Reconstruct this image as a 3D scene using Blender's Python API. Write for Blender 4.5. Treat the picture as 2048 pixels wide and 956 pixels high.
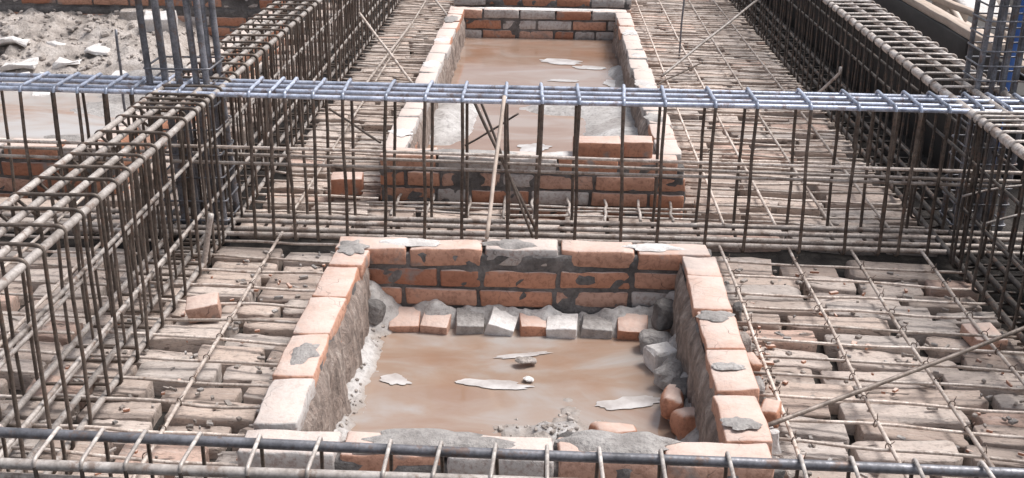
import bpy, math, random
from mathutils import Vector, Matrix, noise
for o in list(bpy.data.objects): bpy.data.objects.remove(o)
sc = bpy.context.scene
C = sc.collection
RND = random.Random(7)

# ------------------------------------------------------------------ camera
cd = bpy.data.cameras.new('camera'); cam = bpy.data.objects.new('camera', cd); C.objects.link(cam)
cd.sensor_width = 36; cd.sensor_fit = 'HORIZONTAL'; cd.lens = 2276/2048*36
cd.clip_start = .05; cd.clip_end = 500
_f = 2276.; _s = .026
_dy = Vector((84, 893, -_f)).normalized(); _dx = Vector((1, -_s, (84-893*_s)/_f)).normalized(); _dz = _dx.cross(_dy)
_R = Matrix((_dx, _dy, _dz))            # columns of cam<-world are dx,dy,dz ; rows here give world<-cam
cam.matrix_world = Matrix.Translation((0, 0, 1.59)) @ _R.to_4x4()
sc.camera = cam

# ------------------------------------------------------------------ world + sun
SUN_EL, SUN_AZ = math.radians(63), math.radians(70)      # azimuth clockwise from +Y
w = bpy.data.worlds.new('World'); sc.world = w; w.use_nodes = True
nt = w.node_tree; bg = nt.nodes['Background']
sky = nt.nodes.new('ShaderNodeTexSky'); sky.sky_type = 'NISHITA'; sky.sun_disc = False
sky.sun_elevation = SUN_EL; sky.sun_rotation = SUN_AZ; sky.dust_density = 4; sky.air_density = 1.0; sky.ozone_density = 1
hs = nt.nodes.new('ShaderNodeHueSaturation'); hs.inputs['Saturation'].default_value = .45
nt.links.new(sky.outputs[0], hs.inputs['Color']); nt.links.new(hs.outputs[0], bg.inputs['Color'])
bg.inputs['Strength'].default_value = .105
sd = bpy.data.lights.new('sun', 'SUN'); sd.energy = 2.3; sd.angle = math.radians(24); sd.color = (1, .97, .945)
so = bpy.data.objects.new('sun', sd); C.objects.link(so)
sdir = Vector((math.sin(SUN_AZ)*math.cos(SUN_EL), math.cos(SUN_AZ)*math.cos(SUN_EL), math.sin(SUN_EL)))
so.rotation_euler = sdir.to_track_quat('Z', 'Y').to_euler(); so.location = sdir*20
sc.view_settings.view_transform = 'Standard'; sc.view_settings.look = 'None'
sc.view_settings.exposure = .60; sc.view_settings.gamma = 1; sc.view_settings.use_curve_mapping = False

# ------------------------------------------------------------------ materials
class NT:
    def __init__(s, name, rough=.8, metal=0., spec=.5):
        s.m = bpy.data.materials.new(name); s.m.use_nodes = True; s.t = s.m.node_tree
        s.b = s.t.nodes['Principled BSDF']; s.b.inputs['Roughness'].default_value = rough
        s.b.inputs['Metallic'].default_value = metal; s.b.inputs['Specular IOR Level'].default_value = spec
        s.co = s.t.nodes.new('ShaderNodeTexCoord')
    def n(s, ty): return s.t.nodes.new(ty)
    def l(s, a, b): s.t.links.new(a, b)
    def coord(s, scale=(1, 1, 1), out='Object', rnd=False):
        mp = s.n('ShaderNodeMapping'); mp.inputs['Scale'].default_value = scale; s.l(s.co.outputs[out], mp.inputs['Vector'])
        if rnd:
            oi = s.n('ShaderNodeObjectInfo'); mu = s.n('ShaderNodeMath'); mu.operation = 'MULTIPLY'; mu.inputs[1].default_value = 37
            s.l(oi.outputs['Random'], mu.inputs[0])
            cx = s.n('ShaderNodeCombineXYZ'); s.l(mu.outputs[0], cx.inputs[0]); s.l(mu.outputs[0], cx.inputs[1]); s.l(cx.outputs[0], mp.inputs['Location'])
        return mp.outputs[0]
    def noise(s, vec, sc_=5, det=6, rough=.6, dist=0):
        k = s.n('ShaderNodeTexNoise'); k.inputs['Scale'].default_value = sc_; k.inputs['Detail'].default_value = det
        k.inputs['Roughness'].default_value = rough; k.inputs['Distortion'].default_value = dist; s.l(vec, k.inputs['Vector']); return k.outputs['Fac']
    def ramp(s, fac, stops):
        r = s.n('ShaderNodeValToRGB'); e = r.color_ramp.elements
        while len(e) < len(stops): e.new(.5)
        for i, (p, c) in enumerate(stops):
            e[i].position = p; e[i].color = (c, c, c, 1) if isinstance(c, (int, float)) else (*c, 1)
        s.l(fac, r.inputs[0]); return r.outputs[0]
    def mix(s, fac, a, b, mode='MIX'):
        x = s.n('ShaderNodeMix'); x.data_type = 'RGBA'; x.blend_type = mode
        for v, i in ((fac, 0), (a, 6), (b, 7)):
            if isinstance(v, (int, float)): x.inputs[i].default_value = v
            elif isinstance(v, tuple): x.inputs[i].default_value = (*v, 1)
            else: s.l(v, x.inputs[i])
        return x.outputs[2]
    def math(s, op, a, b):
        x = s.n('ShaderNodeMath'); x.operation = op
        for v, i in ((a, 0), (b, 1)):
            if isinstance(v, (int, float)): x.inputs[i].default_value = v
            else: s.l(v, x.inputs[i])
        return x.outputs[0]
    def attr(s, name):
        a = s.n('ShaderNodeAttribute'); a.attribute_name = name; return a
    def col(s, c): s.l(c, s.b.inputs['Base Color'])
    def rough(s, c): s.l(c, s.b.inputs['Roughness'])
    def bump(s, h, strength=.5, dist=.01):
        b = s.n('ShaderNodeBump'); b.inputs['Strength'].default_value = strength; b.inputs['Distance'].default_value = dist
        s.l(h, b.inputs['Height']); s.l(b.outputs[0], s.b.inputs['Normal'])

def steel(name, dark, mid, light, metal=.35, r0=.45):
    k = NT(name, r0, metal)
    v = k.coord((1, 1, 1), 'Object'); oi = k.n('ShaderNodeObjectInfo')
    a = k.noise(v, 14, 5, .7); b = k.noise(v, 120, 3, .6)
    c = k.ramp(a, [(.3, dark), (.5, mid), (.72, light)])
    c2 = k.mix(k.ramp(b, [(.45, 0.), (.7, .5)]), c, dark); c2 = k.mix(k.ramp(k.noise(v, 22, 5, .75), [(.54, 0.), (.62, .65)]), c2, (.20, .125, .09))
    hv = k.n('ShaderNodeHueSaturation'); k.l(c2, hv.inputs['Color'])
    k.l(k.math('ADD', k.math('MULTIPLY', oi.outputs['Random'], .5), .75), hv.inputs['Value']); k.col(hv.outputs[0])
    k.rough(k.ramp(b, [(.3, r0-.08), (.7, r0+.2)]))
    uv = k.n('ShaderNodeUVMap'); sp = k.n('ShaderNodeSeparateXYZ'); k.l(uv.outputs[0], sp.inputs[0])
    wv = k.math('SINE', k.math('MULTIPLY', sp.outputs[0], 620.), 0.)
    k.bump(k.math('ADD', k.math('MULTIPLY', wv, .12), b), .3, .0012)
    return k.m

M = {}
M['rust'] = steel('rusty rebar steel', (.06, .045, .037), (.15, .12, .10), (.25, .205, .175), .3, .5)
M['pale'] = steel('pale brown mesh rebar', (.25, .19, .155), (.60, .52, .46), (.78, .71, .65), .08, .5)
M['tan'] = steel('dusty tan and lit top rebar', (.18, .15, .13), (.48, .43, .395), (.70, .65, .61), .18, .42)
M['blue'] = steel('sky tinted blue grey rebar', (.22, .245, .31), (.52, .565, .68), (.68, .72, .83), .35, .33)  # sky reflection painted into the base colour
M['grey'] = steel('grey rebar steel', (.09, .09, .098), (.22, .22, .24), (.36, .36, .39), .4, .42)
M['rod'] = steel('brown grey rod steel', (.10, .08, .068), (.27, .225, .195), (.42, .36, .32), .2, .5)
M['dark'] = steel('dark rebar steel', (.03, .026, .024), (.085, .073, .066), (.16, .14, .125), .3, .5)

def brick_mat(name, top_light=.35):
    k = NT(name, .85); v = k.coord(); at = k.attr('tint')
    a = k.noise(v, 9, 6, .65); b = k.noise(v, 60, 5, .7); g = k.noise(v, 5.2, 5, .6, .6)
    base = k.ramp(at.outputs['Fac'], [(0, (.36, .16, .10)), (.35, (.50, .24, .15)), (.65, (.56, .32, .23)), (.8, (.52, .38, .32)), (.86, (.42, .39, .37)), (1, (.55, .52, .5))])
    c = k.mix(k.ramp(b, [(.38, .45), (.52, 0.)]), base, (.2, .09, .055))
    c = k.mix(k.ramp(g, [(.58, 0.), (.65, .8)]), c, (.27, .25, .24))       # mortar smears
    ge = k.n('ShaderNodeNewGeometry'); sp = k.n('ShaderNodeSeparateXYZ'); k.l(ge.outputs['Normal'], sp.inputs[0])
    up = k.math('MULTIPLY', k.ramp(sp.outputs[2], [(.6, 0.), (.9, 1.)]), k.ramp(a, [(.3, top_light), (.6, min(1, top_light+.45))]))
    c = k.mix(up, c, (.64, .535, .48))                                            # light from above painted onto upward faces
    # hairline cracks and chips
    vo = k.n('ShaderNodeTexVoronoi'); vo.feature = 'DISTANCE_TO_EDGE'; vo.inputs['Scale'].default_value = 9
    nz = k.n('ShaderNodeTexNoise'); nz.inputs['Scale'].default_value = 12; k.l(v, nz.inputs['Vector'])
    vv = k.n('ShaderNodeVectorMath'); vv.operation = 'MULTIPLY_ADD'; vv.inputs[1].default_value = (.12, .12, .12); k.l(nz.outputs['Color'], vv.inputs[0]); k.l(v, vv.inputs[2]); k.l(vv.outputs[0], vo.inputs['Vector'])
    ck = k.math('MULTIPLY', k.ramp(vo.outputs['Distance'], [(0, .7), (.008, 0.)]), k.ramp(k.noise(v, 6, 2, .5), [(.54, 0.), (.6, 1.)]))
    c = k.mix(ck, c, (.09, .065, .055))
    k.col(c); k.bump(k.math('SUBTRACT', k.math('ADD', b, k.math('MULTIPLY', g, 1.2)), ck), .6, .006)
    return k.m
M['brick'] = brick_mat('fired clay brick', .4)
M['brick_far'] = brick_mat('top lit pale brick', .75)

def mortar_mat(name, c0, c1, c2, s_=7, bs=.8):
    k = NT(name, .9); v = k.coord(); a = k.noise(v, s_, 8, .7); b = k.noise(v, 70, 5, .7)
    c = k.ramp(a, [(.34, c0), (.48, c1), (.64, c2)]); c = k.mix(k.ramp(b, [(.38, .4), (.55, 0.)]), c, c0); k.col(c)
    k.bump(k.math('ADD', k.math('MULTIPLY', a, 2), b), bs, .012); return k.m
M['mortar'] = mortar_mat('grey mortar', (.075, .068, .065), (.155, .145, .14), (.27, .25, .24))
M['cement'] = mortar_mat('pale cement slurry', (.19, .175, .165), (.36, .335, .32), (.52, .495, .475), 4)
M['plaster'] = mortar_mat('white plaster rubble', (.45, .42, .40), (.68, .65, .63), (.8, .78, .76), 6, .5)
M['debris'] = mortar_mat('grey brown debris', (.19, .165, .148), (.42, .37, .335), (.58, .53, .495), 5, .9)
M['soil'] = mortar_mat('dark wet soil', (.014, .011, .010), (.032, .027, .024), (.065, .055, .048), 6, 1)
k = NT('mortar squeezed down the wall', .88); v = k.coord((3.5, 3.5, 1.2)); v2 = k.coord()
a = k.noise(v, 4, 7, .65, 1.2); b = k.noise(v2, 40, 5, .7)
c = k.ramp(a, [(.3, (.13, .10, .085)), (.5, (.35, .275, .235)), (.68, (.52, .44, .39))])
k.col(k.mix(k.ramp(b, [(.4, .5), (.6, 0.)]), c, (.12, .1, .09))); k.bump(k.math('ADD', k.math('MULTIPLY', a, 2.5), b), .9, .014); M['render'] = k.m

def silt_mat():
    k = NT('wet cement silt', .7); v = k.coord(); a = k.noise(v, 3.2, 8, .62, .5); b = k.noise(v, 45, 6, .75)
    c = k.ramp(a, [(.32, (.28, .25, .235)), (.47, (.40, .375, .36)), (.62, (.56, .54, .525))])
    ge = k.n('ShaderNodeNewGeometry'); sp = k.n('ShaderNodeSeparateXYZ'); k.l(ge.outputs['Position'], sp.inputs[0])
    k.col(k.mix(k.ramp(b, [(.36, .55), (.52, 0.)]), c, (.13, .115, .105)))
    cc = [l for l in k.t.links if l.to_socket == k.b.inputs['Base Color']][0].from_socket
    lo = k.n('ShaderNodeMapRange'); lo.inputs['From Min'].default_value = -.030; lo.inputs['From Max'].default_value = -.010
    k.l(k.math('ADD', sp.outputs[2], k.math('MULTIPLY', a, .012)), lo.inputs['Value'])
    k.col(k.mix(lo.outputs[0], (.30, .25, .215), cc))                             # wet tide line
    k.rough(k.math('ADD', k.math('MULTIPLY', lo.outputs[0], .55), .22)); k.bump(k.math('ADD', a, b), .55, .010); return k.m
M['silt'] = silt_mat()
def water_mat(name, c1, c2, c3):
    k = NT(name, .05, 0, .9); v = k.coord((1, 2.2, 1)); a = k.noise(v, 1.7, 5, .55, 1.0); b = k.noise(v, 6, 6, .6, .8)
    c = k.ramp(a, [(.36, c1), (.50, c2), (.63, c3)]); c = k.mix(k.ramp(b, [(.45, 0.), (.7, .25)]), c, c3); k.col(c)
    k.rough(k.ramp(b, [(.4, .03), (.7, .14)])); k.bump(b, .05, .01); return k.m
M['water'] = water_mat('muddy pink brown water', (.30, .195, .14), (.33, .24, .185), (.37, .335, .31))
M['water2'] = water_mat('muddy brown water', (.28, .17, .115), (.31, .205, .15), (.36, .28, .235))
M['water3'] = water_mat('pale slurry water', (.38, .27, .21), (.44, .38, .34), (.48, .45, .43))
k = NT('white painted reflection', .35); v = k.coord(); a = k.noise(v, 9, 5, .6); k.col(k.ramp(a, [(.35, (.36, .32, .30)), (.6, (.58, .555, .54))])); M['painted_reflection'] = k.m  # pale colour stands for bright reflections on the water

k = NT('weathered layered stone', .9); at = k.attr('tint'); oi = k.n('ShaderNodeObjectInfo')
v = k.coord((1.0, 5.5, 3), 'Object', True); v1 = k.coord((1, 1, 1), 'Object', True)
a = k.noise(v, 5, 8, .66, .7); b = k.noise(v1, 60, 5, .7); fine = k.noise(v, 28, 4, .7, .3)
rc = k.ramp(at.outputs['Fac'], [(0, (.42, .345, .30)), (.2, (.55, .47, .42)), (.4, (.46, .405, .37)), (.6, (.53, .43, .37)), (.8, (.39, .31, .265)), (1, (.53, .38, .315))])
c = k.mix(k.ramp(a, [(.35, .9), (.40, .0)]), rc, (.09, .07, .06))
c = k.mix(k.ramp(a, [(.54, 0.), (.68, .55)]), c, (.62, .57, .53))
c = k.mix(k.ramp(fine, [(.35, .7), (.42, 0.)]), c, (.14, .108, .095))
c = k.mix(k.ramp(b, [(.36, .4), (.48, 0.)]), c, (.2, .165, .145))
k.col(c); k.bump(k.math('ADD', k.math('MULTIPLY', a, 3), fine), .55, .007); M['stone'] = k.m

def wood_mat(name, c0, c1, sx=(1, 14, 14)):
    k = NT(name, .75); v = k.coord(sx); a = k.noise(v, 3, 6, .6, .6); b = k.noise(k.coord(), 40, 4, .6)
    k.col(k.mix(k.ramp(b, [(.4, .3), (.6, 0.)]), k.ramp(a, [(.3, c0), (.7, c1)]), c0)); k.bump(a, .4, .004); return k.m
M['board'] = wood_mat('dark formwork plywood', (.035, .031, .028), (.065, .058, .053), (6, 1, 3))
M['timber'] = wood_mat('pale sawn timber', (.36, .28, .22), (.6, .5, .43), (10, 1, 10))
M['stick'] = wood_mat('pale stick', (.42, .33, .27), (.62, .52, .45), (8, 8, 1))
k = NT('off white plastic', .45); k.b.inputs['Base Color'].default_value = (.62, .53, .46, 1); M['plastic'] = k.m
k = NT('blue plastic pipe', .35); v = k.coord(); k.col(k.ramp(k.noise(v, 8, 3, .5), [(.3, (.05, .13, .42)), (.7, (.12, .25, .62))])); M['bluepipe'] = k.m
k = NT('galvanised tie wire', .4, .7); k.b.inputs['Base Color'].default_value = (.16, .12, .10, 1); M['wire'] = k.m

# ------------------------------------------------------------------ helpers
class MB:
    def __init__(s): s.v = []; s.f = []; s.uv = []; s.mi = []; s.tint = []
    def face(s, idx, uv=None, mi=0, tint=0.): s.f.append(idx); s.uv.append(uv or [(0, 0)]*len(idx)); s.mi.append(mi); s.tint.append(tint)
    def tube(s, pts, r, seg=7, closed=False, mi=0):
        pts = [Vector(p) for p in pts]; n = len(pts); b = len(s.v); L = 0.; ls = []
        up = None
        for i, p in enumerate(pts):
            if i: L += (p-pts[i-1]).length
            ls.append(L)
            if closed: t = (pts[(i+1) % n]-pts[i-1]).normalized()
            else: t = (pts[min(i+1, n-1)]-pts[max(i-1, 0)]).normalized()
            if up is None:
                up = t.orthogonal().normalized()
            up = (up-t*up.dot(t)).normalized(); q = t.cross(up)
            for j in range(seg):
                a = 2*math.pi*j/seg; s.v.append(p+(up*math.cos(a)+q*math.sin(a))*r)
        m = n if closed else n-1
        for i in range(m):
            i2 = (i+1) % n; l2 = ls[i2] if i2 else L+(pts[0]-pts[-1]).length
            for j in range(seg):
                j2 = (j+1) % seg
                s.face([b+i*seg+j, b+i*seg+j2, b+i2*seg+j2, b+i2*seg+j], [(ls[i], j/seg), (ls[i], (j+1)/seg), (l2, (j+1)/seg), (l2, j/seg)], mi)
        if not closed:
            s.face([b+j for j in range(seg)][::-1]); s.face([b+(n-1)*seg+j for j in range(seg)])
    def block(s, c, size, rot=0, amp=.004, seed=0, mi=0, tint=0., n=(5, 2, 2), rnd=.006, tilt=(0, 0)):
        """subdivided, softened, slightly irregular box"""
        nx, ny, nz = n; hx, hy, hz = [q/2 for q in size]; idx = {}
        R_ = Matrix.Rotation(rot, 3, 'Z') @ Matrix.Rotation(tilt[0], 3, 'X') @ Matrix.Rotation(tilt[1], 3, 'Y'); c = Vector(c)
        def ax(i, n_, h):  # extra loops near the ends for a soft arris
            if i == 0: return -h
            if i == n_+2: return h
            t = (i-1)/n_
            return (-h+rnd)+(2*h-2*rnd)*t
        NX, NY, NZ = nx+2, ny+2, nz+2
        def vid(i, j, k_):
            key = (i, j, k_)
            if key in idx: return idx[key]
            p = Vector((ax(i, nx, hx), ax(j, ny, hy), ax(k_, nz, hz)))
            ends = (i in (0, NX))+(j in (0, NY))+(k_ in (0, NZ))
            if ends >= 2:
                q = .6 if ends == 2 else .75
                if i in (0, NX): p.x -= math.copysign(rnd*q*.7, p.x)
                if j in (0, NY): p.y -= math.copysign(rnd*q*.7, p.y)
                if k_ in (0, NZ): p.z -= math.copysign(rnd*q*.7, p.z)
            nn = noise.noise_vector(p*14+Vector((seed*3.1, seed*1.7, seed)))+.5*noise.noise_vector(p*45+Vector((seed, 5, 0)))
            p = p+nn*amp
            idx[key] = len(s.v); s.v.append(c+R_@p); return idx[key]
        def quad(a): s.face(a, None, mi, tint)
        for i in range(NX):
            for j in range(NY):
                quad([vid(i, j, 0), vid(i, j+1, 0), vid(i+1, j+1, 0), vid(i+1, j, 0)]); quad([vid(i, j, NZ), vid(i+1, j, NZ), vid(i+1, j+1, NZ), vid(i, j+1, NZ)])
        for i in range(NX):
            for k_ in range(NZ):
                quad([vid(i, 0, k_), vid(i+1, 0, k_), vid(i+1, 0, k_+1), vid(i, 0, k_+1)]); quad([vid(i, NY, k_), vid(i, NY, k_+1), vid(i+1, NY, k_+1), vid(i+1, NY, k_)])
        for j in range(NY):
            for k_ in range(NZ):
                quad([vid(0, j, k_), vid(0, j, k_+1), vid(0, j+1, k_+1), vid(0, j+1, k_)]); quad([vid(NX, j, k_), vid(NX, j+1, k_), vid(NX, j+1, k_+1), vid(NX, j, k_+1)])
    def grid(s, nx, ny, fn, mi=0):
        b = len(s.v)
        for j in range(ny+1):
            for i in range(nx+1): s.v.append(Vector(fn(i/nx, j/ny)))
        for j in range(ny):
            for i in range(nx):
                a = b+j*(nx+1)+i; s.face([a, a+1, a+nx+2, a+nx+1], None, mi)
    def build(s, name, mats, parent=None, smooth=True):
        me = bpy.data.meshes.new(name); me.from_pydata([tuple(v) for v in s.v], [], s.f)
        if not isinstance(mats, (list, tuple)): mats = [mats]
        for m in mats: me.materials.append(m)
        uv = me.uv_layers.new(name='UVMap'); uv.data.foreach_set('uv', [q for fu in s.uv for p in fu for q in p])
        me.polygons.foreach_set('material_index', s.mi); me.polygons.foreach_set('use_smooth', [smooth]*len(s.f))
        if any(s.tint):
            at = me.attributes.new('tint', 'FLOAT', 'FACE'); at.data.foreach_set('value', s.tint)
        o = bpy.data.objects.new(name, me); C.objects.link(o)
        if parent: o.parent = parent
        return o
def tag(o, label=None, cat=None, group=None, kind=None):
    for k_, v_ in (('label', label), ('category', cat), ('group', group), ('kind', kind)):
        if v_: o[k_] = v_
    return o
def empty(name, label, cat, loc=(0, 0, 0), group=None):
    o = bpy.data.objects.new(name, None); C.objects.link(o); o.location = loc; o.empty_display_size = .1
    return tag(o, label, cat, group)
def inst(src, parent, loc, rot=(0, 0, 0), scale=(1, 1, 1)):
    o = src.copy(); C.objects.link(o); o.parent = parent; o.location = loc; o.rotation_euler = rot; o.scale = scale; return o
def mesh_obj(name, me, parent=None, loc=(0, 0, 0), rot=(0, 0, 0), scale=(1, 1, 1)):
    o = bpy.data.objects.new(name, me); C.objects.link(o)
    if parent: o.parent = parent
    o.location = loc; o.rotation_euler = rot; o.scale = scale; return o
def fbm(x, y, z=0., o=4): return noise.fractal(Vector((x, y, z)), 1.0, 2.0, o)
def smooth(a, b, x):
    t = max(0, min(1, (x-a)/(b-a))); return t*t*(3-2*t)

# ------------------------------------------------------------------ ground
g = MB()
def gf(u, v):
    x = (u-.5)*24; y = -2+v*18
    return (x, y, -.13+.015*fbm(x*2, y*2))
g.grid(120, 90, gf); tag(g.build('ground', M['soil']), kind='structure')
g = MB(); g.grid(4, 4, lambda u, v: ((u-.5)*400, (v-.5)*400, -.2)); tag(g.build('terrain', M['soil']), kind='structure')

g = MB()
for x0, x1, y0, y1 in ((-2.95, -.66, 1.0, 4.38), (-.66, .545, 1.0, 2.15), (-.66, .55, 3.47, 4.372), (.55, 1.95, 1.0, 10.2), (-1.75, -.66, 4.38, 10.2), (-.66, .55, 7.81, 8.03)):
    g.grid(max(4, int((x1-x0)*20)), max(2, int((y1-y0)*20)), lambda u, v: (x0+(x1-x0)*u, y0+(y1-y0)*v, -.045+.012*fbm((x0+(x1-x0)*u)*5, (y0+(y1-y0)*v)*5)))
tag(g.build('soil_bed', M['soil']), kind='structure')

# ------------------------------------------------------------------ brick pits
def wall(name, parent, p0, p1, th, z1, nc, ch=.07, mat='brick', seed=0, tints=None, caps=True, band=None):
    """single-leaf brick wall from p0 to p1 (centre line), courses counted down from z1"""
    r = random.Random(seed); mb = MB(); p0 = Vector((*p0, 0)); p1 = Vector((*p1, 0)); L = (p1-p0).length; d = (p1-p0)/L; ang = math.atan2(d.y, d.x)
    z = z1
    for c in range(nc):
        if band and c == band[0]:
            cc = p0+d*(L/2); mb.block((cc.x, cc.y, z-band[1]/2), (L, th*.97, band[1]), ang, .008, seed+c, 1, .01, (int(L*12), 2, 1)); z -= band[1]
        x = -(.12 if c % 2 else 0)-r.random()*.02
        while x < L-.02:
            bl = .23+r.uniform(-.006, .006)
            if r.random() < .08: bl *= .55
            a = max(x, 0); b = min(x+bl, L)
            if b-a > .03:
                cc = p0+d*((a+b)/2)+Vector((-d.y, d.x, 0))*r.uniform(-.006, .006)
                t = r.choice([.08, .3, .4, .5, .6, .7]) if r.random() > .16 else r.choice([.9, .97])
                if c == 0 and mat == 'brick_far' and r.random() < .5: t = .95
                if c == 0 and mat == 'brick' and t < .4: t = .62
                mb.block((cc.x, cc.y, z-(ch-.012)/2+r.uniform(-.002, .003)), (b-a, th*r.uniform(.96, 1.02), ch-.012), ang+r.uniform(-.02, .02), .005, seed*10+c*37+int(x*50), 0, max(t, .02), (5, 2, 2), .005, (r.uniform(-.02, .02), r.uniform(-.012, .012)))
            x += bl+.012
        z -= ch
    # mortar core, a little thinner than the bricks
    cc = p0+d*(L/2); h = z1-.008-z
    mb.block((cc.x, cc.y, z+h/2-.004), (L*.998, th*.88, h-.012), ang, .011, seed+500, 1, .01, (int(L*40), 2, 16))
    return mb.build('wall', [M[mat], M['mortar']], parent)
def smear(parent, x, y, z, rx, ry, seed, mat='mortar', h=.008, name='mortar_patch', rot=0):
    mb = MB(); n = 40; R3 = (1., .8, .45); base = []
    for k_, rr in enumerate(R3):
        for i in range(n):
            a = 2*math.pi*i/n; q = 1+.5*noise.noise(Vector((math.cos(a)*1.9+seed, math.sin(a)*1.9, seed*.7)))+.15*noise.noise(Vector((math.cos(a)*5+seed, math.sin(a)*5, seed)))
            px_, py_ = rx*rr*q*math.cos(a), ry*rr*q*math.sin(a)
            cx, sx = math.cos(rot), math.sin(rot)
            mb.v.append(Vector((x+px_*cx-py_*sx, y+px_*sx+py_*cx, z+(0 if k_ == 0 else h*(.8+.4*noise.noise(Vector((px_*30, py_*30, seed)))) if k_ == 1 else h*1.15))))
    mb.v.append(Vector((x, y, z+h*1.1)))
    for k_ in range(2):
        for i in range(n):
            j = (i+1) % n; mb.face([k_*n+i, k_*n+j, (k_+1)*n+j, (k_+1)*n+i])
    for i in range(n): mb.face([2*n+i, 2*n+(i+1) % n, 3*n])
    return mb.build(name, M[mat], parent)
def render_coat(parent, x, sgn, y0, y1, z0, z1, seed, bulge=.02):
    """squeezed-out mortar running down the inner face of a side wall (x = face plane, sgn = into the pit)"""
    mb = MB(); L = y1-y0; nx = int(L*60); nz = 14
    def fn(u, v):
        y = y0+u*L; z = z0+(z1-z0)*v
        b = bulge*(1.1-v*.75)*(.6+.9*fbm(y*7+seed, z*3, seed))+.012*abs(fbm(y*22, z*9, seed+3))
        edge = smooth(0, .04, u)*smooth(0, .04, 1-u)*smooth(0, .12, 1-v)
        return (x+sgn*(.001+max(-.004, b)*edge-.006*(1-edge)), y, z-.012*max(0, fbm(y*9, seed))*v)
    mb.grid(nx, nz, fn)
    if sgn > 0: mb.f = [f_[::-1] for f_ in mb.f]
    return mb.build('mortar_coat', M['render'], parent)

T = .1
p1 = empty('brick_pit', 'near square brick pit in the foreground half full of muddy water and grey silt', 'brick pit', (-.06, 2.84, 0))
def loc_fix(root):   # parts are built in world coordinates: keep them there under their parent
    for ch in root.children: ch.matrix_parent_inverse = Matrix.Translation(-root.location)
w1b = wall('wall', p1, (-.665, 3.42), (.55, 3.44), T, .22, 5, seed=3)
w1l = wall('wall', p1, (-.615, 2.28), (-.61, 3.365), T+.005, .22, 5, seed=4)
w1r = wall('wall', p1, (.49, 2.27), (.495, 3.38), T+.01, .22, 5, seed=5)
w1f = wall('wall', p1, (-.665, 2.2), (.55, 2.205), T, .222, 5, seed=6)
render_coat(w1l, -.562, 1, 2.25, 3.37, -.12, .195, 1.3, .03); render_coat(w1r, .438, -1, 2.25, 3.39, -.12, .195, 4.1, .03)
smear(w1r, .49, 2.93, .222, .05, .032, 2, 'cement', .005); smear(w1f, -.25, 2.215, .222, .19, .05, 5, 'cement', .012); smear(w1f, .18, 2.23, .222, .13, .05, 8, 'cement', .014)
smear(w1r, .47, 2.33, .226, .045, .03, 11, 'cement', .006); smear(w1l, -.61, 3.37, .222, .045, .06, 13, 'cement', .006); smear(w1b, -.1, 3.43, .222, .09, .035, 17, 'cement', .008); smear(w1b, .36, 3.44, .222, .09, .03, 19, 'plaster', .006); smear(w1b, -.42, 3.425, .222, .1, .03, 23, 'plaster', .006)
smear(w1r, .49, 2.62, .224, .04, .02, 29, 'cement', .005); smear(w1l, -.61, 2.64, .222, .035, .06, 31, 'cement', .006)
loc_fix(p1)

p2 = empty('brick_pit', 'long brick pit beyond the middle rebar beam holding reddish brown water', 'brick pit', (-.05, 6.2, 0))
w2f = wall('wall', p2, (-.665, 4.425), (.57, 4.425), T, .22, 5, seed=13, mat='brick')
w2l = wall('wall', p2, (-.615, 4.48), (-.62, 7.7), T, .22, 5, seed=14, mat='brick_far')
w2r = wall('wall', p2, (.51, 4.48), (.5, 7.7), T, .22, 5, seed=15, mat='brick_far')
wall('wall', p2, (-.67, 7.75), (.56, 7.76), T, .22, 5, seed=16, mat='brick_far')
render_coat(w2l, -.566, 1, 4.46, 7.7, -.12, .195, 7.3, .02); render_coat(w2r, .457, -1, 4.46, 7.7, -.12, .195, 9.1, .03)
for i in range(9): smear([w2l, w2r][i % 2], [-.617, .505][i % 2]+RND.uniform(-.01, .01), 4.7+i*.33, .221, .045, RND.uniform(.05, .12), 40+i, RND.choice(['plaster', 'cement']), .005)
smear(w2f, -.3, 4.425, .221, .2, .04, 61, 'cement', .008); smear(w2f, .1, 4.43, .221, .1, .04, 63, 'plaster', .008); smear(p2, 0, 7.75, .221, .5, .04, 65, 'plaster', .006)
loc_fix(p2)
p3 = empty('brick_pit', 'farthest brick pit whose pale front wall shows just beyond the long pit', 'brick pit', (-.05, 8.6, 0))
wall('wall', p3, (-.66, 8.08), (.58, 8.09), T, .25, 5, seed=23, mat='brick_far'); wall('wall', p3, (-.61, 8.14), (-.61, 10), T, .25, 5, seed=24, mat='brick_far')
wall('wall', p3, (.52, 8.15), (.52, 10), T, .25, 5, seed=25, mat='brick_far'); wall('wall', p3, (-.66, 10.05), (.57, 10.05), T, .25, 5, seed=26, mat='brick_far'); loc_fix(p3)
p4 = empty('brick_pit', 'wide brick pit on the left beyond the rebar beam heaped with rubble', 'brick pit', (-2.9, 6, 0))
wall('wall', p4, (-4.4, 4.43), (-1.76, 4.43), T, .22, 5, seed=33, mat='brick_far'); wall('wall', p4, (-1.81, 4.49), (-1.81, 7.5), T, .22, 5, seed=34, mat='brick_far')
wall('wall', p4, (-5.2, 7.56), (-1.76, 7.56), T, .50, 8, seed=35, mat='brick', band=(4, .05)); wall('wall', p4, (-4.35, 4.49), (-4.35, 7.5), T, .22, 5, seed=36); loc_fix(p4)

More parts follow.
